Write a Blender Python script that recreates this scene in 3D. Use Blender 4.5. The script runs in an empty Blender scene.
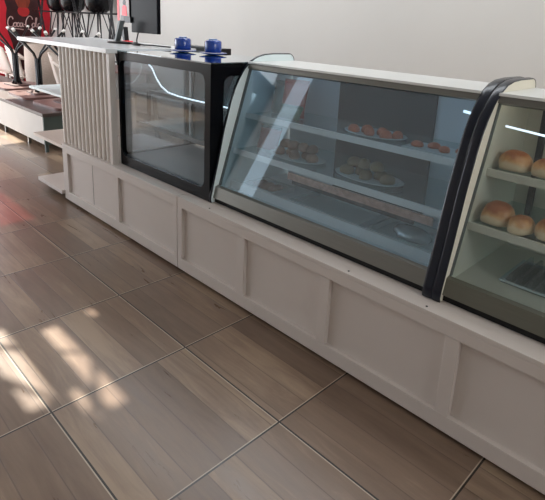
import bpy, bmesh, math, random
from mathutils import Vector, Matrix
random.seed(7)
SC = bpy.context.scene
COL = SC.collection
PI = math.pi

# ---------------------------------------------------------------- camera
cd = bpy.data.cameras.new('camera'); cam = bpy.data.objects.new('camera', cd); COL.objects.link(cam)
R_ = Vector((0.70301888, 0.70974585, 0.04500325)); U_ = Vector((-0.22065386, 0.15752977, 0.96254675)); F_ = Vector((-0.67607421, 0.68661868, -0.26735456))
m = Matrix.Identity(4)
for i in range(3):
    m[i][0] = R_[i]; m[i][1] = U_[i]; m[i][2] = -F_[i]
m.translation = Vector((4.657, -1.1674, 1.4312))
cam.matrix_world = m
cd.sensor_fit = 'HORIZONTAL'; cd.sensor_width = 36.0
cd.lens = 508.4 * 36 / 545
cd.shift_x = (272.5 - 273.8) / 545
cd.shift_y = -(250 - 164.7) / 545
cd.clip_start = 0.05
SC.camera = cam

# ---------------------------------------------------------------- world, sun, daylight
w = bpy.data.worlds.new('world'); SC.world = w; w.use_nodes = True
bg = w.node_tree.nodes['Background']; bg.inputs[0].default_value = (0.78, 0.90, 1.0, 1); bg.inputs[1].default_value = 2.3

def light(name, kind, loc, energy, color, aim=None, size=None, size_y=None, angle=None):
    l = bpy.data.lights.new(name, kind); o = bpy.data.objects.new(name, l); COL.objects.link(o)
    l.energy = energy; l.color = color; o.location = loc
    if aim is not None: o.rotation_euler = Vector(aim).to_track_quat('-Z', 'Y').to_euler()
    if size:
        l.shape = 'RECTANGLE'; l.size = size; l.size_y = size_y
    if angle is not None: l.angle = angle
    return o
SUN_DIR = Vector((1.0, 0.03, -0.80)).normalized()
light('sun', 'SUN', (-6, 0, 8), 13.0, (1.0, 0.93, 0.80), SUN_DIR, angle=math.radians(0.5))
light('daylight_open_side', 'AREA', (-4.95, -0.8, 1.7), 150, (0.96, 0.97, 1.0), (1, 0.12, -0.08), 3.9, 3.0)
light('daylight_shopfront', 'AREA', (-3.0, -2.92, 1.9), 46, (0.90, 0.95, 1.0), (0.1, 1, -0.1), 3.4, 2.6)
light('daylight_skylight', 'AREA', (1.2, 1.75, 3.38), 75, (1.0, 0.98, 0.96), (0, 0.05, -1), 7.0, 0.9)
light('daylight_right_window', 'AREA', (6.95, 0.2, 2.2), 34, (1.0, 0.95, 0.86), (-1, 0, -0.1), 2.4, 1.4)
vs = SC.view_settings; vs.view_transform = 'Standard'; vs.look = 'None'; vs.gamma = 1; vs.use_curve_mapping = False; vs.exposure = 0.03

# ---------------------------------------------------------------- materials
def S(c):
    return tuple((x / 255 / 12.92 if x / 255 <= 0.04045 else ((x / 255 + 0.055) / 1.055) ** 2.4) for x in c)
def mat(name, rgb, rough=0.5, metal=0.0, var=0.06, scale=6.0, bump=0.0, emit=None, estr=0.0, spec=0.5, stretch=(1, 1, 1), coat=0.0):
    m = bpy.data.materials.new(name); m.use_nodes = True; nt = m.node_tree; b = nt.nodes['Principled BSDF']
    c = S(rgb)
    tc = nt.nodes.new('ShaderNodeTexCoord'); mp = nt.nodes.new('ShaderNodeMapping'); mp.inputs['Scale'].default_value = stretch
    n = nt.nodes.new('ShaderNodeTexNoise'); n.inputs['Scale'].default_value = scale; n.inputs['Detail'].default_value = 5
    r = nt.nodes.new('ShaderNodeMix'); r.data_type = 'RGBA'
    nt.links.new(tc.outputs['Object'], mp.inputs[0]); nt.links.new(mp.outputs[0], n.inputs['Vector']); nt.links.new(n.outputs['Fac'], r.inputs[0])
    r.inputs[6].default_value = (*[max(0, x * (1 - var * 2)) for x in c], 1); r.inputs[7].default_value = (*[min(1, x * (1 + var * 2)) for x in c], 1)
    nt.links.new(r.outputs[2], b.inputs['Base Color'])
    b.inputs['Roughness'].default_value = rough; b.inputs['Metallic'].default_value = metal; b.inputs['Specular IOR Level'].default_value = spec
    b.inputs['Coat Weight'].default_value = coat
    if bump:
        bp = nt.nodes.new('ShaderNodeBump'); bp.inputs['Strength'].default_value = bump; bp.inputs['Distance'].default_value = 0.01
        nt.links.new(n.outputs['Fac'], bp.inputs['Height']); nt.links.new(bp.outputs[0], b.inputs['Normal'])
    if emit is not None:
        b.inputs['Emission Color'].default_value = (*S(emit), 1); b.inputs['Emission Strength'].default_value = estr
    return m
def glass(name, tint=(0.93, 0.97, 0.98), gain=1.0, base=0.04, rough=0.0, haze=0.0, hcol=(0.6, 0.7, 0.75)):
    m = bpy.data.materials.new(name); m.use_nodes = True; nt = m.node_tree; nt.nodes.clear()
    out = nt.nodes.new('ShaderNodeOutputMaterial'); mx = nt.nodes.new('ShaderNodeMixShader')
    tr = nt.nodes.new('ShaderNodeBsdfTransparent'); tr.inputs[0].default_value = (*tint, 1)
    gl = nt.nodes.new('ShaderNodeBsdfGlossy'); gl.inputs['Roughness'].default_value = rough; gl.inputs[0].default_value = (0.95, 0.98, 1, 1)
    lw = nt.nodes.new('ShaderNodeLayerWeight'); lw.inputs[0].default_value = 0.5
    pw = nt.nodes.new('ShaderNodeMath'); pw.operation = 'POWER'; pw.inputs[1].default_value = 4.0
    ml = nt.nodes.new('ShaderNodeMath'); ml.operation = 'MULTIPLY_ADD'; ml.inputs[1].default_value = 0.9 * gain; ml.inputs[2].default_value = base; ml.use_clamp = True
    nt.links.new(lw.outputs['Facing'], pw.inputs[0]); nt.links.new(pw.outputs[0], ml.inputs[0]); nt.links.new(ml.outputs[0], mx.inputs[0])
    first = tr
    if haze:
        df = nt.nodes.new('ShaderNodeBsdfDiffuse'); df.inputs[0].default_value = (*hcol, 1)
        m2 = nt.nodes.new('ShaderNodeMixShader'); m2.inputs[0].default_value = haze
        nt.links.new(tr.outputs[0], m2.inputs[1]); nt.links.new(df.outputs[0], m2.inputs[2]); first = m2
    nt.links.new(first.outputs[0], mx.inputs[1]); nt.links.new(gl.outputs[0], mx.inputs[2]); nt.links.new(mx.outputs[0], out.inputs[0])
    return m

def floor_material():
    m = bpy.data.materials.new('wood_look_tile'); m.use_nodes = True; nt = m.node_tree; N = nt.nodes; L = nt.links; b = N['Principled BSDF']
    tc = N.new('ShaderNodeTexCoord'); sp = N.new('ShaderNodeSeparateXYZ'); L.new(tc.outputs['Object'], sp.inputs[0])
    def M(op, a, bb=None, c=None, clamp=False):
        n = N.new('ShaderNodeMath'); n.operation = op; n.use_clamp = clamp
        for i, v in enumerate((a, bb, c)):
            if v is None: continue
            if isinstance(v, (int, float)): n.inputs[i].default_value = v
            else: L.new(v, n.inputs[i])
        return n.outputs[0]
    def edge(v):                       # distance (m) to nearest tile joint
        f = M('FRACT', M('DIVIDE', v, 0.6)); return M('MULTIPLY', M('MINIMUM', f, M('SUBTRACT', 1.0, f)), 0.6), f
    ex, fx = edge(sp.outputs[0]); ey, fy = edge(sp.outputs[1])
    d = M('MINIMUM', ex, ey)
    grout = M('LESS_THAN', d, 0.0034)
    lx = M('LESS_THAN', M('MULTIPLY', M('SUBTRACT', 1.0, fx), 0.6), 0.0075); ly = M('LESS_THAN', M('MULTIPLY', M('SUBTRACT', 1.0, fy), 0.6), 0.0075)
    lip_highlight = M('MULTIPLY', M('MAXIMUM', lx, ly), M('SUBTRACT', 1.0, grout))  # pale highlight on one side of each joint, painted into the tile colour
    # tile index, plank index
    ix = M('FLOOR', M('DIVIDE', sp.outputs[0], 0.6)); iy = M('FLOOR', M('DIVIDE', sp.outputs[1], 0.6))
    wob = M('MULTIPLY', M('SINE', M('MULTIPLY', M('ADD', M('MULTIPLY', iy, 1.7), ix), 2.3)), 0.035)
    py = M('DIVIDE', M('ADD', sp.outputs[1], wob), 0.118); pi_ = M('FLOOR', py); pf = M('FRACT', py)
    pd = M('MINIMUM', pf, M('SUBTRACT', 1.0, pf))
    seam = M('LESS_THAN', pd, 0.018)
    cb = N.new('ShaderNodeCombineXYZ'); L.new(ix, cb.inputs[0]); L.new(pi_, cb.inputs[1]); L.new(iy, cb.inputs[2])
    wn = N.new('ShaderNodeTexWhiteNoise'); wn.noise_dimensions = '3D'; L.new(cb.outputs[0], wn.inputs['Vector'])
    # grain stretched along x
    mp = N.new('ShaderNodeMapping'); mp.inputs['Scale'].default_value = (1.8, 15, 1); L.new(tc.outputs['Object'], mp.inputs[0])
    ad = N.new('ShaderNodeVectorMath'); ad.operation = 'MULTIPLY_ADD'; ad.inputs[1].default_value = (9, 9, 9); L.new(wn.outputs['Color'], ad.inputs[0]); L.new(mp.outputs[0], ad.inputs[2])
    gn = N.new('ShaderNodeTexNoise'); gn.inputs['Scale'].default_value = 1.6; gn.inputs['Detail'].default_value = 8; gn.inputs['Roughness'].default_value = 0.65; gn.inputs['Distortion'].default_value = 0.6; L.new(ad.outputs[0], gn.inputs['Vector'])
    bn = N.new('ShaderNodeTexNoise'); bn.inputs['Scale'].default_value = 2.5; bn.inputs['Detail'].default_value = 4; L.new(tc.outputs['Object'], bn.inputs['Vector'])
    v = M('ADD', M('MULTIPLY', wn.outputs['Value'], 0.42), M('ADD', M('MULTIPLY', gn.outputs['Fac'], 0.75), M('MULTIPLY', bn.outputs['Fac'], 0.35)))
    cr = N.new('ShaderNodeValToRGB'); L.new(v, cr.inputs[0]); e = cr.color_ramp.elements
    e[0].position = 0.40; e[0].color = (*S((102, 83, 71)), 1); e[1].position = 1.12; e[1].color = (*S((150, 128, 107)), 1)
    q = e.new(0.78); q.color = (*S((125, 104, 88)), 1)
    def mix(a, c, f):
        n = N.new('ShaderNodeMix'); n.data_type = 'RGBA'; L.new(f, n.inputs[0]); L.new(a, n.inputs[6]); n.inputs[7].default_value = (*S(c), 1); return n.outputs[2]
    c1 = mix(cr.outputs[0], (78, 62, 54), M('MULTIPLY', seam, 0.55))
    c2 = mix(c1, (205, 190, 170), M('MULTIPLY', lip_highlight, 0.6))
    c3 = mix(c2, (34, 27, 22), grout)
    L.new(c3, b.inputs['Base Color'])
    rr = M('MULTIPLY_ADD', gn.outputs['Fac'], 0.22, 0.20); L.new(rr, b.inputs['Roughness'])
    b.inputs['Specular IOR Level'].default_value = 0.55
    h = M('SUBTRACT', M('MULTIPLY', gn.outputs['Fac'], 0.12), M('ADD', grout, M('MULTIPLY', seam, 0.2)))
    bp = N.new('ShaderNodeBump'); bp.inputs['Strength'].default_value = 0.35; bp.inputs['Distance'].default_value = 0.003; L.new(h, bp.inputs['Height']); L.new(bp.outputs[0], b.inputs['Normal'])
    return m

M_ = dict(
    floor=floor_material(),
    wall=mat('white_plaster', (200, 197, 193), 0.75, var=0.035, scale=1.2, bump=0.05),
    ceiling=mat('ceiling_paint', (190, 192, 192), 0.85, var=0.03),
    red=mat('red_paint', (214, 26, 50), 0.5, var=0.05, scale=1.5),
    cream=mat('cream_laminate', (209, 199, 193), 0.42, var=0.02, scale=3),
    cream_d=mat('cream_slat', (216, 207, 200), 0.5, var=0.03, scale=5),
    dark_gap=mat('dark_gap', (14, 13, 13), 0.9),
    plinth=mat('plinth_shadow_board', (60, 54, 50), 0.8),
    top=mat('worktop_white', (220, 222, 224), 0.18, var=0.02),
    black=mat('black_lacquer', (10, 11, 15), 0.25, var=0.1, spec=0.22),
    blackm=mat('black_metal', (20, 20, 24), 0.35, metal=0.3),
    rubber=mat('navy_black_trim', (14, 20, 34), 0.25, spec=0.45),
    steel=mat('brushed_steel', (128, 127, 122), 0.35, metal=0.85, var=0.05, scale=8, stretch=(1, 30, 30)),
    olive=mat('dark_olive_steel', (112, 112, 102), 0.35, metal=0.75, var=0.05, scale=8, stretch=(1, 30, 30)),
    alu=mat('aluminium_top', (225, 226, 224), 0.3, metal=0.35, var=0.02),
    panelw=mat('pale_side_panel', (226, 238, 240), 0.4, var=0.02),
    panelc=mat('cream_side_panel', (222, 216, 200), 0.4, var=0.02),
    inner=mat('case_interior_white', (205, 214, 220), 0.5, var=0.02),
    innerc=mat('case_interior_cream', (205, 200, 186), 0.5, var=0.03, scale=4),
    innerg=mat('case_interior_grey', (74, 77, 80), 0.3, metal=0.2, var=0.03),
    darkdoor=mat('dark_sliding_door', (22, 27, 38), 0.4, var=0.05),
    glass=glass('clear_glass'),
    glass_big=glass('tinted_glass', (0.86, 0.93, 0.965), gain=1.0, base=0.065, haze=0.04, hcol=(0.50, 0.66, 0.80)),  # diffuse haze puts the milky blue reflection into the glass colour
    glass_top=glass('dark_blue_glass_top', (0.45, 0.66, 0.72), base=0.28),
    shelfg=glass('shelf_glass', (0.80, 0.90, 0.90), base=0.06, haze=0.12, hcol=(0.7, 0.78, 0.8)),
    strip=mat('shelf_edge_strip', (228, 230, 232), 0.35, var=0.03),
    blue=mat('blue_ceramic', (30, 66, 150), 0.25, var=0.08, coat=0.5),
    bluel=mat('pale_blue_rim', (120, 150, 205), 0.3),
    brown=mat('brown_table_laminate', (112, 80, 76), 0.35, var=0.1, scale=4, stretch=(1, 6, 1)),
    brownd=mat('dark_bracket', (72, 42, 38), 0.5),
    bench=mat('bench_white', (200, 196, 192), 0.5, var=0.03),
    bencht=mat('bench_dark_top', (66, 56, 54), 0.4),
    bengreen=mat('bench_end_green_grey', (66, 78, 74), 0.5),
    plastic=mat('cream_plastic', (214, 200, 190), 0.4, var=0.03),
    wicker=mat('woven_beige', (178, 160, 148), 0.7, var=0.15, scale=40, bump=0.4, stretch=(1, 1, 3)),
    whitetip=mat('white_foot_cap', (240, 238, 235), 0.4),
    cocoa=mat('printed_bottle_dark', (58, 16, 20), 0.4, var=0.35, scale=9),
    cocoa2=mat('printed_bottle_highlight', (142, 58, 38), 0.4, var=0.4, scale=12, stretch=(3, 3, 0.6)),
    cocoared=mat('printed_red_glow', (190, 40, 44), 0.4, var=0.2),
    scriptw=mat('printed_script_white', (205, 170, 168), 0.5),
    bun=None, pastry=mat('fried_orange_crust', (176, 86, 44), 0.55, var=0.25, scale=30, bump=0.4),
    pastryb=mat('brown_flaky_crust', (122, 82, 54), 0.6, var=0.3, scale=25, bump=0.4),
    pastryy=mat('golden_green_filling', (118, 98, 62), 0.6, var=0.3, scale=25, bump=0.4),
    redbag=mat('red_snack_bag', (150, 50, 50), 0.35, var=0.15, scale=9), greenbag=mat('green_snack_bag', (48, 92, 66), 0.35, var=0.2, scale=9),
    tealbag=mat('teal_snack_bag', (40, 84, 92), 0.35, var=0.2, scale=9),
    tray=mat('pale_plastic_tray', (190, 202, 206), 0.25, var=0.05),
    foil=mat('crumpled_foil', (190, 196, 200), 0.25, metal=0.6, var=0.1, scale=30, bump=0.6),
    label=mat('price_strip_print', (184, 146, 132), 0.4, var=0.45, scale=40, stretch=(1, 1, 1)),
    screenblk=mat('monitor_black', (7, 8, 14), 0.3, spec=0.08),
    screenimg=mat('display_backlight', (150, 130, 126), 0.3, emit=(150, 130, 126), estr=0.35),
    dispred=mat('display_red', (220, 50, 64), 0.4, emit=(220, 50, 64), estr=0.5),
    dispdark=mat('display_dark', (40, 34, 40), 0.4),
    dispgrey=mat('display_grey', (110, 104, 104), 0.4),
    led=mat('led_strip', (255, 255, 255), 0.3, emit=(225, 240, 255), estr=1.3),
    led2=mat('fill_tube_glow', (255, 255, 255), 0.3, emit=(212, 230, 255), estr=3.8),
    fill_warm=mat('fill_tube_glow_warm', (255, 255, 255), 0.3, emit=(255, 246, 226), estr=4.0),
    grey=mat('grey_plastic', (90, 96, 96), 0.4),
    cable=mat('cable_black', (24, 24, 26), 0.5),
    outside=mat('outside_concrete', (150, 148, 140), 0.9),
    redglass=None,
)
def bun_material():
    m = bpy.data.materials.new('baked_bun'); m.use_nodes = True; nt = m.node_tree; b = nt.nodes['Principled BSDF']
    tc = nt.nodes.new('ShaderNodeTexCoord'); sp = nt.nodes.new('ShaderNodeSeparateXYZ'); nt.links.new(tc.outputs['Object'], sp.inputs[0])
    n = nt.nodes.new('ShaderNodeTexNoise'); n.inputs['Scale'].default_value = 28; n.inputs['Detail'].default_value = 4; nt.links.new(tc.outputs['Object'], n.inputs['Vector'])
    a = nt.nodes.new('ShaderNodeMath'); a.operation = 'MULTIPLY_ADD'; a.inputs[1].default_value = 0.05; nt.links.new(n.outputs['Fac'], a.inputs[0]); nt.links.new(sp.outputs[2], a.inputs[2])
    cr = nt.nodes.new('ShaderNodeValToRGB'); nt.links.new(a.outputs[0], cr.inputs[0]); e = cr.color_ramp.elements
    e[0].position = 0.048; e[0].color = (*S((232, 206, 172)), 1); e[1].position = 0.084; e[1].color = (*S((160, 88, 46)), 1)
    q = e.new(0.064); q.color = (*S((212, 156, 104)), 1)
    nt.links.new(cr.outputs[0], b.inputs['Base Color']); b.inputs['Roughness'].default_value = 0.4
    return m
M_['bun'] = bun_material()

# ---------------------------------------------------------------- mesh helpers
class MB:
    def __init__(s): s.bm = bmesh.new(); s.mats = []
    def _mi(s, m):
        if m not in s.mats: s.mats.append(m)
        return s.mats.index(m)
    def _set(s, faces, m):
        if m is not None:
            k = s._mi(m)
            for f in faces: f.material_index = k
    def box(s, x0, x1, y0, y1, z0, z1, bev=0.0, m=None, rot=None):
        b = bmesh.new(); bmesh.ops.create_cube(b, size=1)
        for v in b.verts: v.co = Vector(((v.co.x) * (x1 - x0), v.co.y * (y1 - y0), v.co.z * (z1 - z0)))
        if bev: bmesh.ops.bevel(b, geom=list(b.edges), offset=bev, segments=2, affect='EDGES', profile=0.7)
        c = Vector(((x0 + x1) / 2, (y0 + y1) / 2, (z0 + z1) / 2))
        for v in b.verts: v.co = (rot @ v.co if rot else v.co) + c
        return s.merge(b, m)
    def merge(s, b, m=None):
        vm = {v: s.bm.verts.new(v.co) for v in b.verts}; fs = []
        for f in b.faces:
            try: g = s.bm.faces.new([vm[v] for v in f.verts]); g.smooth = f.smooth; fs.append(g)
            except ValueError: pass
        s._set(fs, m); b.free(); return s
    def tube(s, pts, r, n=8, m=None, caps=True):
        pts = [Vector(p) for p in pts]; rings = []; rr = r if isinstance(r, (list, tuple)) else [r] * len(pts); fs = []
        prev = None
        for i, p in enumerate(pts):
            d = (pts[min(i + 1, len(pts) - 1)] - pts[max(i - 1, 0)]).normalized()
            if prev is None: a = d.orthogonal().normalized()
            else: a = (prev - d * prev.dot(d)).normalized()
            prev = a; c = d.cross(a)
            rings.append([s.bm.verts.new(p + (a * math.cos(2 * PI * k / n) + c * math.sin(2 * PI * k / n)) * rr[i]) for k in range(n)])
        for i in range(len(rings) - 1):
            for k in range(n):
                f = s.bm.faces.new((rings[i][k], rings[i][(k + 1) % n], rings[i + 1][(k + 1) % n], rings[i + 1][k])); f.smooth = True; fs.append(f)
        if caps:
            fs.append(s.bm.faces.new(rings[0][::-1])); fs.append(s.bm.faces.new(rings[-1]))
        s._set(fs, m); return s
    def lathe(s, prof, n=24, c=(0, 0, 0), m=None, sx=1, sy=1):
        rings = []; fs = []
        for r, z in prof:
            rings.append([s.bm.verts.new((c[0] + r * sx * math.cos(2 * PI * k / n), c[1] + r * sy * math.sin(2 * PI * k / n), c[2] + z)) for k in range(n)])
        for i in range(len(rings) - 1):
            for k in range(n):
                f = s.bm.faces.new((rings[i][k], rings[i][(k + 1) % n], rings[i + 1][(k + 1) % n], rings[i + 1][k])); f.smooth = True; fs.append(f)
        fs.append(s.bm.faces.new(rings[0][::-1])); fs.append(s.bm.faces.new(rings[-1]))
        s._set(fs, m); return s
    def prism(s, loop, axis, a, b, m=None, smooth=False):
        """loop of 2D points in the plane perpendicular to axis, extruded from a to b."""
        def P(u, v, t):
            return {'x': (t, u, v), 'y': (u, t, v), 'z': (u, v, t)}[axis]
        A = [s.bm.verts.new(P(u, v, a)) for u, v in loop]; B = [s.bm.verts.new(P(u, v, b)) for u, v in loop]; n = len(loop)
        fs = [s.bm.faces.new(A), s.bm.faces.new(B[::-1])]
        for i in range(n):
            f = s.bm.faces.new((A[i], B[i], B[(i + 1) % n], A[(i + 1) % n])); f.smooth = smooth; fs.append(f)
        s._set(fs, m); return s
    def ring(s, outer, inner, axis, a, b, m=None):
        """plate with a hole: outer and inner loops of equal length."""
        def P(u, v, t):
            return {'x': (t, u, v), 'y': (u, t, v), 'z': (u, v, t)}[axis]
        n = len(outer); V = [[s.bm.verts.new(P(u, v, t)) for u, v in lp] for lp in (outer, inner) for t in (a, b)]
        oa, ob, ia, ib = V; fs = []
        for i in range(n):
            j = (i + 1) % n
            for q in ((oa[i], oa[j], ia[j], ia[i]), (ob[i], ib[i], ib[j], ob[j]), (oa[i], ob[i], ob[j], oa[j]), (ia[i], ia[j], ib[j], ib[i])):
                fs.append(s.bm.faces.new(q))
        s._set(fs, m); return s
    def build(s, name, m=None, parent=None, loc=None):
        bmesh.ops.recalc_face_normals(s.bm, faces=list(s.bm.faces))
        me = bpy.data.meshes.new(name); s.bm.to_mesh(me); s.bm.free()
        if m is not None and not s.mats: me.materials.append(m)
        for x in s.mats: me.materials.append(x)
        o = bpy.data.objects.new(name, me); COL.objects.link(o)
        if parent is not None: o.parent = parent
        if loc is not None: o.location = loc
        return o
def frame_loops(x0, x1, z0, z1, ix0, ix1, iz0, iz1, r, n=6):
    """outer rectangle and rounded inner rectangle sampled with equal counts"""
    inner = []; outer = []
    for cx, cz, ox, oz, a0 in ((ix1 - r, iz1 - r, x1, z1, 0), (ix0 + r, iz1 - r, x0, z1, 90), (ix0 + r, iz0 + r, x0, z0, 180), (ix1 - r, iz0 + r, x1, z0, 270)):
        for k in range(n + 1):
            a = math.radians(a0 + 90 * k / n); inner.append((cx + r * math.cos(a), cz + r * math.sin(a)))
            t = k / n
            if a0 == 0: p = (ox, iz1 - r + (oz - iz1 + r) * min(1, 2 * t)) if t <= .5 else (ox - (ox - ix1 + r) * (2 * t - 1), oz)
            elif a0 == 90: p = (ix0 + r - (ix0 + r - ox) * min(1, 2 * t), oz) if t <= .5 else (ox, oz - (oz - iz1 + r) * (2 * t - 1))
            elif a0 == 180: p = (ox, iz0 + r - (iz0 + r - oz) * min(1, 2 * t)) if t <= .5 else (ox + (ix0 + r - ox) * (2 * t - 1), oz)
            else: p = (ix1 - r + (ox - ix1 + r) * min(1, 2 * t), oz) if t <= .5 else (ox, oz + (iz0 + r - oz) * (2 * t - 1))
            outer.append(p)
    return outer, inner
def arc(cx, cy, r, a0, a1, n=8, ry=None):
    return [(cx + r * math.cos(math.radians(a0 + (a1 - a0) * k / n)), cy + (ry or r) * math.sin(math.radians(a0 + (a1 - a0) * k / n))) for k in range(n + 1)]
def thing(name, label, cat, loc=(0, 0, 0), rz=0, group=None):
    o = bpy.data.objects.new(name, None); COL.objects.link(o); o.location = loc; o.rotation_euler = (0, 0, rz); o.empty_display_size = .05
    return tag(o, label, cat, group)
def tag(o, label, cat, group=None):
    o['label'] = label; o['category'] = cat
    if group: o['group'] = group
    return o
def struct(o): o['kind'] = 'structure'; return o
def dup(root, loc, rz=0, label=None, scale=None, group=None):
    r = root.copy(); COL.objects.link(r); r.location = loc; r.rotation_euler = (0, 0, rz)
    if label: r['label'] = label
    if group: r['group'] = group
    if scale: r.scale = scale
    def rec(a, b):
        for ch in a.children:
            c = ch.copy(); COL.objects.link(c); c.parent = b; rec(ch, c)
    rec(root, r)
    return r

# ---------------------------------------------------------------- room
def plate(mb, ax, t0, t1, u0, u1, v0, v1, holes):
    """rectangular slab with rectangular holes; ax is the thickness axis"""
    us = sorted({u0, u1, *[h[0] for h in holes], *[h[1] for h in holes]}); vv = sorted({v0, v1, *[h[2] for h in holes], *[h[3] for h in holes]})
    for a, b in zip(us, us[1:]):
        for c, d in zip(vv, vv[1:]):
            mu, mv = (a + b) / 2, (c + d) / 2
            if any(h[0] < mu < h[1] and h[2] < mv < h[3] for h in holes): continue
            if ax == 'z': mb.box(a, b, c, d, t0, t1)
            elif ax == 'y': mb.box(a, b, t0, t1, c, d)
            else: mb.box(t0, t1, a, b, c, d)
CZ = 3.4
struct(MB().box(-5.2, 7.2, -3.2, 2.9, -0.1, 0).build('floor', M_['floor']))
struct(MB().box(-40, 40, -40, 30, -0.25, -0.12).build('ground_outside', M_['outside']))
mb = MB()
# roof gaps that let the sun through: patches land on the floor near x 2.3..3.1, y -0.6..-0.3
k = CZ / 0.80
def gap(x0, x1, y0, y1): return (x0 - k, x1 - k, y0 - 0.03 * k, y1 - 0.03 * k)
gaps = [gap(2.30, 2.94, -0.66, -0.56), gap(2.44, 3.12, -0.43, -0.36), gap(2.92, 3.14, -0.505, -0.475), gap(2.40, 2.50, -0.20, -0.17)]
red_gap = gap(0.05, 1.05, -0.24, 0.07); gaps.append(red_gap); SKY = (-2.3, 4.7, 1.3, 2.2); gaps.append(SKY)
plate(mb, 'z', CZ, CZ + 0.02, -5.2, 7.2, -3.2, 2.9, gaps)
struct(mb.build('ceiling', M_['ceiling']))
for q, (gx, gy, gl, ga) in enumerate([(-1.62, -.80, .5, 22), (-1.35, -.58, .4, -28), (-1.85, -.72, .36, 40), (-1.18, -.62, .22, 60)]):  # unseen tubes added above the roof gaps to break up the sun patches
    a = math.radians(ga); struct(MB().tube([(gx - gl * math.cos(a), gy - gl * math.sin(a), CZ + .04), (gx + .04, gy + .02, CZ + .06), (gx + gl * math.cos(a), gy + gl * math.sin(a), CZ + .05)], [.006, .016, .008], 6).build('sun_breaker_%d' % (q + 1), M_['grey']))
struct(MB().box(red_gap[0], red_gap[1], red_gap[2], red_gap[3], CZ + .021, CZ + .025).build('added_red_pane', glass('sun_tint_pane', (0.42, 0.04, 0.06))))  # added unseen red pane, tints the sun that reaches the floor
struct(MB().box(SKY[0] - .02, SKY[1] + .02, SKY[2] - .02, SKY[3] + .02, CZ + .021, CZ + .026).build('window_2', glass('skylight_pane', (0.9, 0.93, 0.95))))
struct(MB().box(-5.2, 7.2, 2.7, 2.9, 0, CZ).build('wall_back', M_['wall']))
mb = MB(); plate(mb, 'x', 7.0, 7.2, -3.2, 2.7, 0, CZ, [(-1.0, 1.4, 1.5, 2.9)]); struct(mb.build('wall_right', M_['wall']))
mb = MB(); plate(mb, 'x', -5.2, -5.0, -3.2, 2.7, 0, CZ, [(-2.8, 1.25, 0.02, 3.1)]); struct(mb.build('wall_left', M_['red']))
mb = MB(); plate(mb, 'y', -3.2, -3.0, -5.0, 7.0, 0, CZ, [(-1.08, -0.56, 0.02, 3.38), (-4.6, -1.5, 0.9, 2.9)]); struct(mb.build('wall_front', M_['wall']))
struct(MB().box(-4.99, 7.0, 2.685, 2.70, 0, 0.09).build('baseboard_back', M_['grey']))

# poster with the bottle, flat on the red wall
po = thing('bottle_poster', 'soft drink bottle poster with white script on the red end wall', 'poster', (-4.995, 2.19, 0.2))
MB().box(0, 0.006, -0.36, 0.42, 0.0, 2.4).build('poster_sheet', M_['red'], po)
half = [(0.0, 0), (0.12, 0.02), (0.15, 0.1), (0.165, 0.25), (0.15, 0.45), (0.17, 0.62), (0.21, 0.80), (0.225, 0.95), (0.215, 1.10), (0.20, 1.2), (0.225, 1.35), (0.22, 1.5), (0.18, 1.65), (0.12, 1.8), (0.08, 2.0), (0.07, 2.2), (0.0, 2.2)]
loop = [(-a, z) for a, z in half] + [(a, z) for a, z in reversed(half[1:-1])]
loop = [(u * 1.3 + 0.04, v + 0.08) for u, v in loop]
bt = MB().prism(loop, 'x', 0.006, 0.009).build('printed_bottle', M_['cocoa'], po); bt['label'] = 'dark brown printed bottle'
hb = MB()
hb.prism([(0.05 + u * 0.6, 1.25 + v) for u, v in [(-.2, .15), (-.13, .05), (.13, .05), (.2, .15), (.17, .45), (.1, .75), (-.1, .75), (-.17, .45)]], 'x', 0.009, 0.011, M_['cocoa2'])
hb.prism([(0.05 + u, 1.18 + v) for u, v in arc(0, 0.06, 0.10, 0, 360, 14, 0.09)[:-1]], 'x', 0.009, 0.0105, M_['cocoared'])
hb.build('bottle_highlight', None, po)
sc = MB()
def stroke(pts, r=0.009):
    # smooth polyline through points (y, z) on the poster
    P = [Vector((0.013, a, b)) for a, b in pts]; out = []
    for i in range(len(P) - 1):
        p0 = P[max(i - 1, 0)]; p1 = P[i]; p2 = P[i + 1]; p3 = P[min(i + 2, len(P) - 1)]
        for q in range(6):
            t = q / 6; out.append(0.5 * ((2 * p1) + (p2 - p0) * t + (2 * p0 - 5 * p1 + 4 * p2 - p3) * t * t + (3 * p1 - p0 - 3 * p2 + p3) * t ** 3))
    out.append(P[-1]); sc.tube(out, r, 6)
def at(y, z, pts, s=1.0): return [(y + a * s, z + b * s) for a, b in pts]
bz = 0.98; 
capC = [(.115, .15), (.10, .19), (.06, .20), (.015, .14), (0, .06), (.02, .0), (.07, -.01), (.12, .03)]
oo = [(.05, .075), (.02, .07), (0, .035), (.015, .0), (.045, .005), (.06, .045), (.05, .075), (.08, .07)]
cc = [(.055, .06), (.035, .078), (.005, .05), (.005, .01), (.03, 0), (.07, .03)]
aa = [(.055, .065), (.02, .07), (0, .035), (.01, 0), (.04, .01), (.06, .07), (.055, .01), (.08, .01)]
y0 = -0.225
stroke(at(y0, bz, capC, .8)); stroke(at(y0 + .09, bz, oo, .85)); stroke(at(y0 + .145, bz, cc, .85)); stroke(at(y0 + .195, bz, aa, .85)); stroke([(y0 + .265, bz + .035), (y0 + .29, bz + .035)])
stroke(at(y0 + .295, bz - .03, capC, 1.05)); stroke(at(y0 + .40, bz, oo, .85)); stroke([(y0 + .46, bz), (y0 + .475, bz + .08), (y0 + .49, bz + .15), (y0 + .47, bz + .14), (y0 + .465, bz + .02), (y0 + .49, bz)]); stroke(at(y0 + .50, bz, aa, .85))
stroke([(y0 + .03, bz - .05), (y0 + .12, bz - .035), (y0 + .25, bz - .05)])
sc.build('script_lettering', M_['scriptw'], po)

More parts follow.
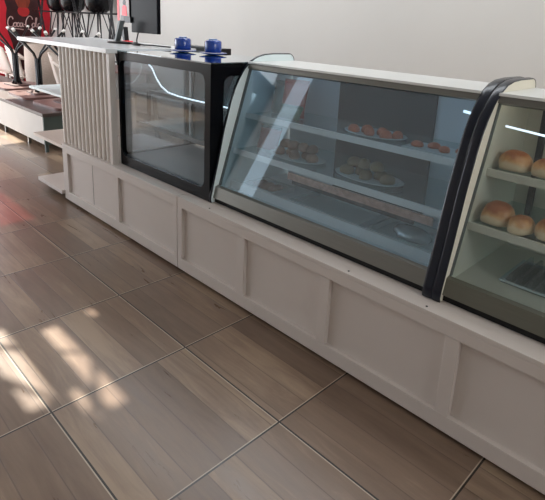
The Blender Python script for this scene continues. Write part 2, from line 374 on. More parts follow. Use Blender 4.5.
# ---------------------------------------------------------------- base cabinets
YF = 0.395; ZT = 0.465
def base_cab(name, label, x0, x1, panels, seams, screws):
    r = thing(name, label, 'cabinet', (x0, YF, 0)); L = x1 - x0
    MB().box(0.0, L, 0.0235, 0.70, 0.035, ZT - 0.018).build('carcass', M_['cream'], r)
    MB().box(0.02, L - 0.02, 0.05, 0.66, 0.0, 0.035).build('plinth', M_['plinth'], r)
    MB().box(0, L, 0.0, 0.705, ZT - 0.018, ZT, 0.003).build('ledge', M_['cream'], r)
    f = MB(); f.box(0, L, 0.0, 0.024, 0.02, 0.088, 0.003); f.box(0, L, 0.0, 0.024, 0.402, ZT - 0.018, 0.003)
    xs = [0.0] + [c for p in panels for c in (p[0] - x0, p[1] - x0)] + [L]
    for a, b in zip(xs[0::2], xs[1::2]):
        if b - a > 0.004: f.box(a, b, 0.0, 0.024, 0.088, 0.402, 0.003)
    f.build('face_frame', M_['cream'], r)
    for p in panels: MB().box(p[0] - x0, p[1] - x0, 0.020, 0.0238, 0.088, 0.402).build('panel', M_['cream'], r)
    if seams:
        g = MB()
        for q in seams: g.box(q - x0 - .0015, q - x0 + .0015, 0.019, 0.0205, 0.088, 0.402)
        g.build('panel_seam', M_['plinth'], r)
    for q in screws:
        MB().tube([(q - x0, 0.022, ZT - 0.001), (q - x0, 0.022, ZT + 0.0015)], 0.0045, 10, caps=True).build('screw', M_['dark_gap'], r)
    return r
base_cab('base_cabinet', 'cream panelled base cabinet under the fluted counter and black glass case', 0.81, 2.357, [(0.89, 1.63), (1.675, 2.325)], [1.27], [])
base_cab('base_cabinet', 'long cream panelled base cabinet with five recessed panels under the bakery cases', 2.363, 5.6, [(2.405, 2.885), (2.94, 3.43), (3.48, 4.005), (4.058, 4.60), (4.66, 5.2)], [], [2.631, 3.557, 3.911])

# low open shelves at the left end
lo = thing('end_shelf_unit', 'pair of cream open shelves at the far left end of the counter', 'shelf', (0.0, 0, 0))
MB().box(0.33, 0.806, 0.37, 0.78, 0.055, 0.085, 0.002).build('shelf', M_['cream'], lo)
sh = MB().box(0.10, 0.806, 0.44, 0.80, 0.395, 0.42, 0.002).build('shelf', M_['plastic'], lo); sh['label'] = 'pinkish upper shelf'
MB().box(0.60, 0.80, 0.50, 0.78, 0.0, 0.055).build('foot', M_['plinth'], lo)
MB().box(0.77, 0.806, 0.46, 0.78, 0.085, 0.395).build('support', M_['cream'], lo)

# ---------------------------------------------------------------- fluted counter
fl = thing('fluted_counter', 'white topped cash counter with vertical cream slats at its front', 'counter', (0.82, 0.43, ZT))
bd = MB(); bd.box(-0.05, 0.755, 0.012, 0.03, 0.0, 0.735); bd.box(-0.05, -0.032, 0.03, 0.62, 0.0, 0.30)
bd.build('front_board', M_['cream_d'], fl)
n = 12; sl = MB(); wd = 0.755 / n
for i in range(n):
    c = -0.042 + wd * (i + 0.5)
    sl.prism([(c - .023, 0.012), (c - .023, 0.002)] + arc(c, 0.002, 0.023, 180, 360, 6, 0.016)[1:-1] + [(c + .023, 0.002), (c + .023, 0.012)], 'z', 0.003, 0.732)
sl.build('slat_panel', M_['cream_d'], fl)
MB().box(0.718, 0.757, -0.012, 0.03, 0, 0.735, 0.003).build('corner_trim', M_['cream'], fl)
MB().box(-0.80, 0.760, -0.03, 0.67, 0.735, 0.765, 0.004).build('tabletop', M_['top'], fl)
MB().box(-0.15, 0.0, 0.40, 0.42, 0.0, 0.735).build('back_board', M_['cream'], fl)
MB().box(-0.96, 0.0, 0.09, 0.40, 0.31, 0.33, 0.002).build('shelf', M_['panelw'], fl)

# ---------------------------------------------------------------- black glass case
X0, X1 = 1.583, 2.553
c2 = thing('glass_display_case', 'black framed upright glass display case with two blue mugs on top', 'display case', (0, 0, 0))
o_, i_ = frame_loops(X0, X1, 0.467, 1.215, X0 + 0.022, X1 - 0.048, 0.532, 1.163, 0.05)
MB().ring(o_, i_, 'y', 0.475, 0.49).build('front_frame', M_['black'], c2)
MB().box(X0 + .02, X1 - .02, 0.491, 0.497, 0.50, 1.19).build('front_glass', M_['glass'], c2)
so, si = frame_loops(0.49, 1.08, 0.467, 1.215, 0.563, 1.00, 0.62, 1.150, 0.05)
MB().ring(so, si, 'x', X1 - 0.03, X1).build('side_frame', M_['black'], c2)
so2, si2 = frame_loops(0.49, 1.08, 0.467, 1.215, 0.508, 1.05, 0.54, 1.165, 0.03)
MB().ring(so2, si2, 'x', X0, X0 + 0.02).build('side_frame', M_['black'], c2)
MB().box(X1 - .018, X1 - .012, 0.50, 1.02, 0.58, 1.18).build('side_glass', M_['glass'], c2)
MB().box(X0 + .006, X0 + .012, 0.50, 1.05, 0.53, 1.18).build('side_glass', glass('smoky_side_glass', (0.60, 0.62, 0.65), base=0.06, haze=0.12, hcol=(0.35, 0.37, 0.4)), c2)
MB().box(X0 + .02, X1 - .03, 0.498, 1.06, 0.467, 0.53).build('case_floor', M_['innerg'], c2)
bo, bi = frame_loops(X0 + .02, X1 - .03, 0.545, 1.19, X0 + .04, X1 - .06, 0.56, 1.17, 0.01)
MB().ring(bo, bi, 'y', 1.04, 1.06).build('back_frame', M_['innerg'], c2)
MB().box(X0 + .03, X1 - .04, 1.045, 1.052, 0.56, 1.17).build('back_glass', glass('smoky_glass', (0.28, 0.29, 0.31), base=0.08, haze=0.1, hcol=(0.35, 0.37, 0.4)), c2)
MB().box(2.22, 2.27, 1.0, 1.035, 0.545, 1.19).build('back_post', M_['black'], c2)
MB().box(X0, X1, 0.475, 1.08, 1.215, 1.222).build('top_glass', M_['glass_top'], c2)
MB().box(X0 + .02, X1 - .03, 0.498, 0.53, 1.16, 1.213).build('top_rail', M_['black'], c2)
for z, y in ((0.945, 0.70), (0.735, 0.62)):
    s_ = MB().box(X0 + .022, X1 - .033, y, 1.03, z, z + 0.008).build('glass_shelf', M_['shelfg'], c2)
    MB().box(X0 + .022, X1 - .033, y - .012, y, z - .012, z + .012).build('shelf_rail', M_['innerg'], s_)
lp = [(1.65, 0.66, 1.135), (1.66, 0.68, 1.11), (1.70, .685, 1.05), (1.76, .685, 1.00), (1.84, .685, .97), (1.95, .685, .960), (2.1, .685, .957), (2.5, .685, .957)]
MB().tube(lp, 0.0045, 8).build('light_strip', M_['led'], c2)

# ---------------------------------------------------------------- slanted cases
def side_loop():
    # outline in (y, z) of an end panel of the slanted cases
    return [(0.478, 0.467), (0.474, 0.485), (0.478, 0.51), (0.52, 0.68), (0.562, 0.87), (0.606, 1.02), (0.632, 1.085), (0.66, 1.135), (0.695, 1.185), (0.735, 1.222), (0.785, 1.247), (0.84, 1.259), (0.91, 1.263), (1.04, 1.262)] + arc(1.04, 1.222, 0.04, 90, 0, 5)[1:] + [(1.08, 0.467)]
def edge_line():
    l = side_loop(); return l[:-1]
GP0, GP1 = (0.528, 0.558), (0.733, 1.200)
def lerp(a, b, t): return a + (b - a) * t
def slanted_case(name, label, x0, x1, side_m, TL, TR, band_m, inner_m, glass_m, pane=True):
    r = thing(name, label, 'display case', (0, 0, 0))
    for xa, xb, nm in ((x0, x0 + TL, 'side_panel'), (x1 - TR, x1, 'side_panel')):
        p = MB().prism(side_loop(), 'x', xa, xb).build(nm, side_m, r)
        e = MB(); ll = edge_line(); xm = (xa + xb) / 2
        # rubber edging follows the outline
        prev = None
        off = []
        for i, (y, z) in enumerate(ll):
            a = Vector(ll[max(i - 1, 0)]); b = Vector(ll[min(i + 1, len(ll) - 1)]); d = (b - a).normalized(); nn = Vector((-d.y, d.x)); off.append((y + nn.x * .004, z + max(0, nn.y) * .004))
        rows = [[e.bm.verts.new((xx, p_[0] + (q_[0] - p_[0]) * h_, p_[1] + (q_[1] - p_[1]) * h_)) for p_, q_ in zip(ll, off)] for xx, h_ in ((xa - .0015, 0.0), (xa - .0015, .7), (lerp(xa, xb, .10), 1.1), (xm, 1.5), (lerp(xa, xb, .90), 1.1), (xb + .0015, .7), (xb + .0015, 0.0))]
        nr = len(rows)
        for i in range(len(ll) - 1):
            for k in range(nr):
                f = e.bm.faces.new((rows[k][i], rows[k][i + 1], rows[(k + 1) % nr][i + 1], rows[(k + 1) % nr][i])); f.smooth = 1 <= k < nr - 2
        for i in (0, len(ll) - 1): e.bm.faces.new([rw[i] for rw in rows])
        e.build('edge_trim', M_['rubber'], p)
    xa, xb = x0 + TL, x1 - TR
    MB().box(xa, xb, 0.500, 0.53, 0.467, 0.494).build('shadow_base', M_['dark_gap'], r)
    MB().prism([(0.488, 0.494), (0.504, 0.556), (0.522, 0.562), (0.531, 0.556), (0.531, 0.494)], 'x', xa, xb).build('bottom_band', band_m, r)
    MB().box(xa, xb, 0.531, 1.079, 0.467, 0.535).build('case_floor', inner_m, r)
    dx = 0.006
    g = MB().prism([GP0, GP1, (GP1[0] + .007, GP1[1] - .002), (GP0[0] + .007, GP0[1] - .002)], 'x', xa + .001, xb - .001).build('front_glass', glass_m, r)
    for qa, qb in ((xa, xa + .005), (xb - .005, xb)):
        MB().prism([(GP0[0] - .003, GP0[1]), (GP1[0] - .003, GP1[1]), (GP1[0] + .014, GP1[1] - .003), (GP0[0] + .014, GP0[1])], 'x', qa, qb).build('glass_frame', M_['grey'], r)
    MB().prism([(0.715, 1.190), (0.724, 1.2145), (0.755, 1.2145), (0.75, 1.180)], 'x', xa, xb).build('top_rail', M_['steel'], r)
    MB().box(xa, xb, 0.716, 1.079, 1.215, 1.226, 0.001).build('top_panel', M_['alu'], r)
    return r
big = slanted_case('bakery_display_case', 'long slanted blue tinted glass pastry case in the middle of the counter', 2.556, 3.894, M_['panelw'], 0.014, 0.034, M_['steel'], M_['inner'], M_['glass_big'])
bp_ = MB(); plate(bp_, 'y', 1.06, 1.075, 2.586, 3.864, 0.535, 1.215, [(2.96, 3.52, 0.56, 1.15)]); bp_.build('back_panel', M_['inner'], big)
MB().box(2.955, 3.525, 1.045, 1.058, 0.555, 1.155).build('sliding_door', M_['darkdoor'], big)
def shelf(parent, xa, xb, yf, z, strip=True, edge_m=None, yb=1.04):
    s_ = MB().box(xa, xb, yf, yb, z, z + .008).build('glass_shelf', M_['shelfg'], parent)
    MB().box(xa, xb, yf - .01, yf, z - .012, z + .018, .001).build('shelf_edge', edge_m or M_['strip'], s_)
    return s_
shelf(big, 2.587, 3.863, 0.705, 0.935)
s2 = shelf(big, 2.587, 3.863, 0.620, 0.745)

MB().box(3.02, 3.80, 0.595, 0.606, 0.695, 0.728).build('price_rail', M_['label'], s2)
MB().box(3.05, 3.72, 0.597, 0.606, 0.676, 0.694).build('rail_bar', M_['blackm'], s2)
MB().box(2.587, 3.863, 0.60, 0.615, 0.535, 0.58).build('inner_lip', M_['strip'], big)

MB().tube([(3.77, .80, 1.128), (3.855, .80, 1.118)], .006, 8).build('led_glint', M_['led'], big)  # glowing stub put in for a reflected glint, not a lamp
rc = slanted_case('bread_display_case', 'slanted clear glass case of bread buns at the right end', 3.898, 5.35, M_['panelc'], 0.032, 0.032, M_['olive'], M_['innerc'], M_['glass'])
MB().box(3.928, 5.32, 1.06, 1.075, 0.535, 1.215).build('back_panel', M_['innerc'], rc)
for z, y in ((0.925, 0.725), (0.735, 0.625)):
    shelf(rc, 3.929, 5.319, y, z, edge_m=M_['innerc'])
for x in (3.99, 4.6): MB().box(x, x + 0.022, 1.035, 1.059, 0.70, 1.21).build('shelf_upright', M_['darkdoor'], rc)
MB().box(4.0, 5.3, 0.86, 0.875, 0.655, 0.68).build('shelf_support_bar', M_['darkdoor'], rc)
ls = MB()
ls.tube([(3.965, .735, 1.108), (4.13, .735, 1.094), (4.4, .735, 1.082), (5.3, .735, 1.08)], .004, 8)
ls.build('light_strip', M_['led'], rc)

MB().tube([(2.60, .772, 1.2), (3.83, .772, 1.2)], .006, 8).build('hidden_fill_tube', M_['led2'], big)  # added glowing tube behind the top rail, brightens the case interior
MB().tube([(3.95, .772, 1.2), (5.3, .772, 1.2)], .006, 8).build('hidden_fill_tube', M_['fill_warm'], rc)  # same added hidden fill light for the bread case
# ---------------------------------------------------------------- bread buns
def blob(mb, sx, sy, sz, seed, m=None, n=16, k=12, flat=0.35, lump=0.06):
    rnd = random.Random(seed); ph = [rnd.uniform(0, 6.28) for _ in range(6)]
    rings = []
    for i in range(1, k):
        t = PI * i / k; ring = []
        for j in range(n):
            a = 2 * PI * j / n
            d = 1 + lump * (math.sin(2 * a + ph[0]) + .6 * math.sin(3 * a + ph[1] + t) + .5 * math.sin(5 * a + 3 * t + ph[2]))
            x, y, z = math.sin(t) * math.cos(a) * d, math.sin(t) * math.sin(a) * d, math.cos(t)
            ex = 0.85; x = math.copysign(abs(x) ** ex, x); y = math.copysign(abs(y) ** ex, y)
            z = max(z, -flat)
            ring.append(mb.bm.verts.new((x * sx, y * sy, (z + flat) * sz / (1 + flat))))
        rings.append(ring)
    fs = []
    top = mb.bm.verts.new((0, 0, sz)); bot = mb.bm.verts.new((0, 0, 0))
    for j in range(n):
        fs.append(mb.bm.faces.new((top, rings[0][j], rings[0][(j + 1) % n]))); fs.append(mb.bm.faces.new((bot, rings[-1][(j + 1) % n], rings[-1][j])))
    for i in range(len(rings) - 1):
        for j in range(n): fs.append(mb.bm.faces.new((rings[i][j], rings[i + 1][j], rings[i + 1][(j + 1) % n], rings[i][(j + 1) % n])))
    for f in fs: f.smooth = True
    mb._set(fs, m); return mb
ZA, ZB = 0.9435, 0.7535
bl = [('golden bread bun against the side panel, upper shelf of right case', 3.998, 0.80, ZA, .060, .062, .070),
      ('golden bread bun on the upper shelf, cut by the photo edge', 4.122, 0.795, ZA, .058, .062, .066),
      ('large bread bun against the side panel, lower shelf of right case', 4.001, 0.705, ZB, .060, .062, .078),
      ('shorter bread bun second along the lower shelf of right case', 4.097, 0.672, ZB, .040, .052, .060),
      ('flaky topped bread bun third along the lower shelf of right case', 4.184, 0.695, ZB, .041, .058, .070),
      ('bread bun fourth along the lower shelf, at the photo edge', 4.268, 0.69, ZB, .044, .055, .066)]
for i, (lab, x, y, z, a, b, h) in enumerate(bl):
    o = blob(MB(), a, b, h, 40 + i, n=22, k=16, flat=.40, lump=.08).build('bread_bun', M_['bun'], None, (x, y, z)); tag(o, lab, 'bread', 'bread buns in the right case')
# ribbed plastic trays on the floor of the right case
tr = thing('plastic_tray', 'clear ribbed plastic tray on the floor of the bread case', 'tray', (4.22, 0.80, 0.5355))
tb = MB(); tb.box(-.16, .16, -.12, .12, 0, .006)
for k_ in range(9): tb.prism([(-.15 + k_ * .036, 0.006), (-.135 + k_ * .036, .04), (-.125 + k_ * .036, .04), (-.12 + k_ * .036, .006)], 'y', -.11, .11)
tb.build('tray_body', M_['shelfg'], tr); MB().ring(*frame_loops(-.165, .165, -.125, .125, -.155, .155, -.115, .115, .02), 'z', .006, .012).build('rim', M_['tray'], tr)

# ---------------------------------------------------------------- pastries in the big case
Z1, Z2, Z0 = 0.9435, 0.7535, 0.536
def pastry(name, lab, cat, grp, m, x, y, z, a, b, h, seed, rz=0):
    o = blob(MB(), a, b, h, seed, n=14, k=10, flat=.4, lump=.08).build(name, m, None, (x, y, z)); o.rotation_euler = (0, 0, rz); tag(o, lab, cat, grp); return o
# white platter with orange pastries on the upper shelf
pl = MB().lathe([(.0, 0), (.10, 0), (.16, .010), (.165, .014), (.155, .014), (.10, .005), (0.0, .005)][1:-1], 28, m=None, sx=1.0, sy=.62).build('serving_platter', M_['tray'], None, (3.34, 0.84, Z1)); tag(pl, 'white oval platter of orange pastries on the upper shelf of the tinted case', 'platter')
pos = [(3.245, .80), (3.295, .84), (3.335, .80), (3.375, .845), (3.42, .805), (3.46, .84)]
for i, (x, y) in enumerate(pos):
    pastry('fried_pastry', 'small orange fried pastry in the heap on the upper shelf platter', 'pastry', 'orange pastries on the upper platter', M_['pastry'], x, y, Z1 + .008, .028, .024, .036, 60 + i, i)
pl2 = MB().box(-.15, .15, -.07, .07, 0, .010, .003).build('pastry_tray', M_['tray'], None, (3.70, 0.80, Z1)); tag(pl2, 'pale flat tray of red pastries near right end of upper shelf', 'tray')
for i in range(4):
    pastry('red_pastry', 'small reddish pastry on the tray near right end of upper shelf', 'pastry', 'red pastries on the right tray', M_['pastry'], 3.60 + i * .062, .775 + (i % 2) * .03, Z1 + .0105, .026, .024, .024, 80 + i, i)
# lower shelf: two platters
for lab, cx in (('white oval platter of brown pastries on the lower shelf, left of the dark door', 2.93), ('white oval platter of olive brown pastries on the lower shelf before the dark door', 3.38)):
    o = MB().lathe([(.10, 0), (.16, .010), (.165, .014), (.155, .014), (.10, .005)], 28, sx=1.1, sy=.62).build('serving_platter', M_['tray'], None, (cx, 0.76, Z2)); tag(o, lab, 'platter')
k_ = 0
for cx, nm, lab, grp, mm in ((2.93, 'brown_pastry', 'brown flaky pastry heaped on the left platter of the lower shelf', 'brown pastries on the lower shelf', M_['pastryb']), (3.38, 'savoury_pastry', 'olive brown pastry on the platter before the dark door, lower shelf', 'olive brown pastries on the lower shelf', M_['pastryy'])):
    for j, (dx, dy, dz) in enumerate([(-.11, -.02, 0), (-.055, .02, 0), (0, -.025, 0), (.055, .02, 0), (.11, -.01, 0), (-.03, 0, .042), (.04, 0, .042), (-.085, 0, .04), (.09, .01, .04)]):
        k_ += 1; 
        if j > 7 and cx > 3: continue
        pastry(nm, lab, 'pastry', grp, mm, cx + dx, .76 + dy, Z2 + .008 + dz, .034, .028, .042, 100 + k_, j)
# snack bags at the left end
def bag(name, lab, m, x, y, z, wd, ht, tilt, rz=0, band=None):
    r = thing(name, lab, 'snack bag', (x, y, z), rz)
    b = MB(); n_ = 10; rows = []
    for i in range(n_ + 1):
        t = i / n_; th = .028 * math.sin(PI * min(max(t, .02), .98)) ** .6 + .001
        zz = ht * t * math.cos(tilt); yy = ht * t * math.sin(tilt)
        rows.append([b.bm.verts.new((wd * (.5 - .04 * math.sin(PI * t)) * math.cos(a), yy + th * math.sin(a) + .02, zz + .002 + th * .0)) for a in [2 * PI * q / 16 for q in range(16)]])
    for i in range(n_):
        for q in range(16):
            f = b.bm.faces.new((rows[i][q], rows[i][(q + 1) % 16], rows[i + 1][(q + 1) % 16], rows[i + 1][q])); f.smooth = True
    b.bm.faces.new(rows[0][::-1]); b.bm.faces.new(rows[-1]); b.build('bag_body', m, r)
    MB().box(-wd * .47, wd * .47, ht * math.sin(tilt) + .014, ht * math.sin(tilt) + .026, ht * math.cos(tilt), ht * math.cos(tilt) + .016, .001).build('top_seal', band or m, r)
    return r
bag('snack_bag', 'red snack bag leaning on upper shelf at left end of tinted case', M_['redbag'], 2.80, 0.82, Z1, .16, .19, .25, .2)
bag('snack_bag', 'green snack bag lying low before the red bag on the upper shelf', M_['greenbag'], 2.83, 0.76, Z1, .15, .065, .5, .1)
bag('snack_bag', 'teal snack bag beside the left side panel on the upper shelf', M_['tealbag'], 2.665, 0.84, Z1, .11, .17, .2, -.1)
bag('snack_bag', 'reddish brown snack bag on the lower shelf at left end of tinted case', M_['redbag'], 2.70, 0.74, Z2, .15, .12, .3, .1, M_['tealbag'])
for lab, x, y, a, b_ in (('pale shallow tray on the case floor under the red snack bags', 2.74, .74, .12, .09), ('long pale tray on the case floor below the dark door', 3.20, .78, .22, .12), ('pale tray with crumpled foil on the case floor near right end', 3.62, .78, .16, .12)):
    r = thing('shallow_tray', lab, 'tray', (x, y, Z0 - .001))
    MB().ring(*frame_loops(-a, a, -b_, b_, -a + .012, a - .012, -b_ + .012, b_ - .012, .02), 'z', .0, .03).build('rim', M_['tray'], r); MB().box(-a + .005, a - .005, -b_ + .005, b_ - .005, 0.0, .006).build('tray_bottom', M_['tray'], r)
o = blob(MB(), .10, .05, .05, 5, n=30, k=16, lump=.12).build('foil_wrap', M_['foil'], None, (3.63, .77, Z0 + .006)); tag(o, 'crumpled silver foil wrap in the tray near right end of case floor', 'foil wrap')
for i in range(3):
    pastry('filled_roll', 'orange brown roll in the tray under the red snack bags', 'pastry', 'rolls in the left floor tray', M_['pastryb'], 2.68 + i * .06, .74, Z0 + .006, .026, .05, .035, 200 + i)

# ---------------------------------------------------------------- mugs on the black case
def mug(lab, x, y, rz, z=1.2225, top='overturned'):
    r = thing('mug', lab, 'mug', (x, y, z + .014), rz, 'blue mugs on the black glass case')
    MB().lathe([(.030, .0), (.053, .001), (.055, .035), (.054, .066), (.046, .076), (.024, .078)], 10).build('mug_body', M_['blue'], r)
    MB().lathe([(.026, .0), (.028, .006), (.024, .006)], 12, c=(0, 0, .078)).build('foot_ring', M_['bluel'], r)
    MB().tube([(.052, 0, .060), (.068, 0, .056), (.076, 0, .04), (.068, 0, .022), (.052, 0, .016)], .006, 8).build('handle', M_['blue'], r)
    s_ = MB().lathe([(.03, 0), (.045, .002), (.088, .012), (.086, .014), (.045, .006), (.03, .006)], 28).build('saucer', M_['blue'], None, (x, y, z)); return s_
s_ = mug('blue ceramic mug upside down on black case, nearer the monitor', 1.80, 0.83, 2.3); tag(s_, 'blue saucer under the mug nearer the monitor', 'saucer', 'blue saucers on the black glass case')
s_ = mug('blue ceramic mug upside down on black case, nearer the slanted case', 2.055, 0.88, 2.0); tag(s_, 'blue saucer under the mug nearer the slanted case', 'saucer', 'blue saucers on the black glass case')
# long black box behind the mugs, on a stand of its own behind the case
bb = thing('speaker_bar', 'long flat black box behind the two blue mugs', 'box', (1.33, 1.13, 1.19))
MB().box(0, .50, 0, .09, 0.0, .055, .004).build('box_body', M_['blackm'], bb)
MB().box(.02, .05, .02, .05, -1.19, 0.0).build('leg', M_['blackm'], bb); MB().box(.45, .48, .02, .05, -1.19, 0.0).build('leg', M_['blackm'], bb)

# ---------------------------------------------------------------- monitor
mo = thing('monitor', 'black desktop monitor with a small side display standing on the white counter top', 'monitor', (0.92, 0.86, 1.2305))
MB().lathe([(.10, .0), (.125, .003), (.125, .008), (.06, .014), (.03, .016)], 28, sx=1.0, sy=.75).build('stand_base', M_['blackm'], mo)
MB().prism([(-.02, .014), (-.045, .014), (.03, .17), (.06, .17)], 'y', -.03, .01).build('stand_neck', M_['grey'], mo)
rt = Matrix.Rotation(math.radians(6), 3, 'Z')
MB().box(0.04, .41, .075, .105, .085, .36, .006).build('screen_housing', M_['screenblk'], mo)
dv = MB().box(-.16, .03, .07, .10, .165, .36, .004).build('side_display', M_['screenblk'], mo)
im = MB(); im.box(-.155, .025, .067, .070, .17, .355, m=M_['screenimg']); im.box(-.155, -.125, .0655, .067, .17, .355, m=M_['dispred'])
im.prism([(u, v) for u, v in arc(-.045, .305, .022, 0, 360, 12)[:-1]], 'y', .0655, .067, M_['dispdark'])
im.prism([(-.085, .20), (-.075, .275), (-.045, .29), (-.012, .275), (-.005, .20)], 'y', .065, .067, M_['dispred'])
im.prism([(-.11, .17), (-.10, .21), (.01, .205), (.02, .17)], 'y', .0645, .066, M_['dispgrey'])
im.build('screen_picture', None, dv)
MB().box(-.05, .05, .06, .08, .155, .20).build('bracket', M_['blackm'], mo)
cb = MB().tube([(0.10, 0.10, .09), (.14, .06, .03), (.20, .03, .006), (.30, .02, .006), (.38, -.02, .008), (.42, .02, .008), (.46, .04, .006), (.60, .06, .006)], .005, 8).build('power_cable', M_['cable'], mo)
MB().tube([(.16, .05, .01), (.22, -.02, .008), (.30, -.05, .008), (.36, -.045, .008)], .008, 8).build('cable_plug', M_['cable'], mo)
# small card terminal legs seen left of the neck
ct = thing('card_terminal', 'small black and red card terminal standing beside the monitor stand', 'card terminal', (0.80, 0.98, 1.2305))
MB().box(-.03, .03, -.03, .04, 0, .012, .003).build('terminal_base', M_['dispred'], ct)
MB().prism([(-.035, .012), (-.015, .012), (-.03, .12), (-.07, .12), (-.07, .07)], 'y', -.01, .03).build('terminal_body', M_['blackm'], ct)

# ---------------------------------------------------------------- bench and upturned tables
be = thing('low_bench', 'long low white bench with a dark top and dark end', 'bench', (-4.6, 0.84, 0))
MB().box(0, 3.86, 0, 0.74, 0.085, 0.385, .003).build('body', M_['bench'], be)
MB().box(3.86, 3.885, 0, 0.74, 0.085, 0.385).build('end_panel', M_['bengreen'], be)
MB().box(-.01, 3.895, -.01, .75, 0.385, 0.42, .003).build('bench_top', M_['bencht'], be)
for x in (3.84, 3.35, 2.6, 1.3, 0.1):
    for y in (.01, .70): MB().box(x, x + .03, y, y + .03, 0, .085).build('leg', M_['bengreen'] if x > 3.5 else M_['steel'], be)
def upturned(lab, x, y, rz, first=None):
    if first: return dup(first, (x, y, 0.421), rz, lab)
    r = thing('pedestal_table', lab, 'table', (x, y, 0.421), rz, 'upturned tables on the low bench')
    o, i2 = frame_loops(-.34, .34, -.30, .30, -.1, .1, -.1, .1, .05)
    ro = [(a, b) for a, b in frame_loops(-.5, .5, -.5, .5, -.36, .36, -.30, .30, .10)[1]]
    MB().prism(ro, 'z', 0.0, 0.028).build('tabletop', M_['brown'], r)
    ri = [(a * .52, b * .40) for a, b in ro]
    MB().prism(ri, 'z', 0.028, 0.042).build('mounting_plate', M_['brownd'], r)
    c = MB()
    for dx, dy in ((-.018, -.018), (.018, -.018), (-.018, .018), (.018, .018)): c.tube([(dx * 2.2, dy * 2.2, .042), (dx * 1.4, dy * 1.4, .09), (dx, dy, .14), (dx, dy, .46)], .017, 8)
    c.build('column', M_['blackm'], r)
    for a in (35, 125, 215, 305):
        ca, sa = math.cos(math.radians(a)), math.sin(math.radians(a))
        f = MB().tube([(ca * .02, sa * .02, .44), (ca * .06, sa * .06, .52), (ca * .38, sa * .38, .80)], .013, 8).build('leg', M_['blackm'], r)
        MB().tube([(ca * .375, sa * .375, .795), (ca * .40, sa * .40, .82)], .018, 8).build('foot_cap', M_['whitetip'], f)
    return r
t1 = upturned('upturned brown table on the bench end nearest the slatted counter', -1.12, 1.30, 0.05)
upturned('upturned brown table, middle of the three on the low bench', -1.98, 1.30, -0.04, t1)
upturned('upturned brown table before the red wall, black post up', -2.90, 1.34, 0.1, t1)

# ---------------------------------------------------------------- cream plastic chairs behind
def tubchair(lab, x, y, rz, first=None):
    if first: return dup(first, (x, y, 0), rz, lab)
    r = thing('plastic_chair', lab, 'chair', (x, y, 0), rz, 'cream chairs before the red wall')
    MB().box(-.24, .24, -.24, .22, .42, .45, .012).build('seat', M_['plastic'], r)
    b = MB(); rows = []
    for i in range(9):
        t = i / 8; row = []
        for j in range(13):
            a = math.radians(-70 + 140 * j / 12); wdt = .26 - .05 * t * 1.0
            row.append(b.bm.verts.new((wdt * math.sin(a), .20 + .10 * t - .12 * (1 - math.cos(a)), .45 + (.46 - .08 * abs(math.sin(a)) ** 3) * t)))
        rows.append(row)
    for i in range(8):
        for j in range(12): f = b.bm.faces.new((rows[i][j], rows[i][j + 1], rows[i + 1][j + 1], rows[i + 1][j])); f.smooth = True
    o = b.build('backrest', M_['plastic'], r); s = o.modifiers.new('s', 'SOLIDIFY'); s.thickness = .014
    for sx in (-1, 1):
        MB().tube([(sx * .245, .20, .80), (sx * .27, .08, .70), (sx * .27, -.12, .67), (sx * .26, -.20, .62), (sx * .24, -.22, .45)], .02, 8).build('armrest', M_['plastic'], r)
        for sy in (-.2, .2): MB().tube([(sx * .20, sy, .43), (sx * .25, sy * 1.2, 0)], [.026, .018], 8).build('leg', M_['plastic'], r)
    return r
ch = tubchair('cream plastic armchair at the left photo edge before the red wall', -4.68, 1.90, math.radians(183))
tubchair('cream plastic armchair behind the middle upturned table', -4.06, 1.90, math.radians(178), ch)
tubchair('cream plastic armchair just left of the slatted counter', -2.45, 1.93, math.radians(150), ch)
wk = thing('woven_tub_chair', 'beige woven tub chair behind the upturned tables', 'chair', (-3.42, 1.93, 0), math.radians(180))
wb = MB(); wb.lathe([(.24, .08), (.27, .3), (.28, .6), (.265, .98), (.24, .98), (.24, .54), (.05, .52)], 28); wb.build('woven_body', M_['wicker'], wk)
MB().lathe([(.15, .535), (.22, .54), (.22, .58), (.18, .60)], 24).build('cushion', M_['plastic'], wk)
for a in (45, 135, 225, 315): MB().tube([(.20 * math.cos(math.radians(a)), .20 * math.sin(math.radians(a)), .1), (.22 * math.cos(math.radians(a)), .22 * math.sin(math.radians(a)), 0)], .018, 8).build('leg', M_['blackm'], wk)

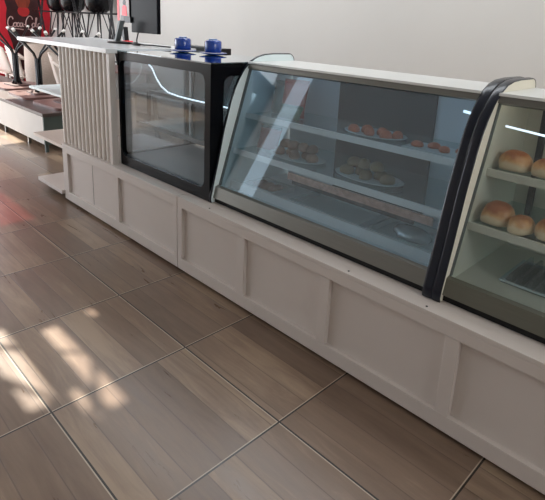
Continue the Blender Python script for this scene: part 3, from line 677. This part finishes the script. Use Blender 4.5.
# ---------------------------------------------------------------- bar stools stored on a long table by the wall
lt = thing('long_table', 'long plain table by the white wall carrying the black stools', 'table', (-3.0, 2.42, 0))
MB().box(-1.7, 1.5, -.21, .25, .69, .72, .004).build('tabletop', M_['brown'], lt)
for x in (-1.6, 0.0, 1.4):
    for y in (-.17, .21): MB().box(x - .02, x + .02, y - .02, y + .02, 0, .69).build('leg', M_['blackm'], lt)
def stool(lab, x, y, rz, first=None):
    if first: return dup(first, (x, y, .722), rz, lab)
    r = thing('bar_stool', lab, 'stool', (x, y, .722), rz, 'black stools stored by the white wall')
    MB().lathe([(.04, .735), (.11, .75), (.165, .79), (.19, .86), (.195, .95), (.18, 1.05), (.165, 1.05), (.17, .93), (.14, .83), (.05, .79)], 28).build('seat_shell', M_['black'], r)
    fr = MB(); fr.tube([(-.20, 0, .735), (.20, 0, .735)], .011, 8); fr.tube([(0, -.20, .735), (0, .20, .735)], .011, 8)
    fr.tube([(.21 * math.cos(a * PI / 8), .21 * math.sin(a * PI / 8), .30) for a in range(17)], .009, 6); fr.build('seat_frame', M_['blackm'], r)
    for a in (45, 135, 225, 315):
        ca, sa = math.cos(math.radians(a)), math.sin(math.radians(a))
        MB().tube([(ca * .13, sa * .13, .74), (ca * .18, sa * .18, .4), (ca * .24, sa * .24, 0)], .010, 8).build('leg', M_['blackm'], r)
        MB().tube([(ca * .05, sa * .05, .74), (ca * .19, sa * .19, .31)], .007, 6).build('brace', M_['blackm'], r)
    return r
st = stool('black shell stool on the long table, the one nearest the monitor', -2.62, 2.45, 0.2)
for lab, x, y, a in (('black shell stool second from the monitor on the long table', -3.50, 2.46, .5), ('black shell stool farthest from the monitor on the long table', -4.02, 2.47, .1)):
    stool(lab, x, y, a, st)
def wireframe(lab, x, y, rz, first=None):
    if first: return dup(first, (x, y, .722), rz, lab)
    r = thing('metal_chair_frame', lab, 'chair frame', (x, y, .722), rz, 'bare metal frames on the long table')
    for sx in (-1, 1):
        for dy, a, b in ((-.12, -.15, .13), (-.05, .14, -.12)):
            MB().tube([(sx * .02 + a, dy, 0), (sx * .02 + (a + b) / 2, dy, .38), (sx * .02 + b * 1.1, dy, .92)], .009, 8).build('leg', M_['blackm'], r)
    MB().tube([(-.24, -.085, .735), (.24, -.085, .735)], .012, 8).build('crossbar', M_['blackm'], r)
    MB().tube([(-.18, -.085, .10), (.18, -.085, .10)], .009, 8).build('stretcher', M_['blackm'], r)
    return r
wf = wireframe('bare black metal chair frame beside the bottle poster', -4.46, 2.42, .1)
for lab, x, y, a in (('bare black metal chair frame between the two large black shells', -3.09, 2.42, .25), ('bare black metal chair frame nearest the monitor', -2.02, 2.42, -.1)):
    wireframe(lab, x, y, a, wf)
# folded wire racks: loose criss-cross legs
fs_ = thing('round_stool', 'low round dark stool seen through the black glass case', 'stool', (0.42, 1.36, 0))
MB().lathe([(.15, .77), (.17, .78), (.17, .81), (.15, .82)], 24).build('seat', M_['blackm'], fs_)
for a in (20, 110, 200, 290):
    ca, sa = math.cos(math.radians(a)), math.sin(math.radians(a)); MB().tube([(ca * .12, sa * .12, .775), (ca * .19, sa * .19, 0)], .010, 8).build('leg', M_['steel'], fs_)
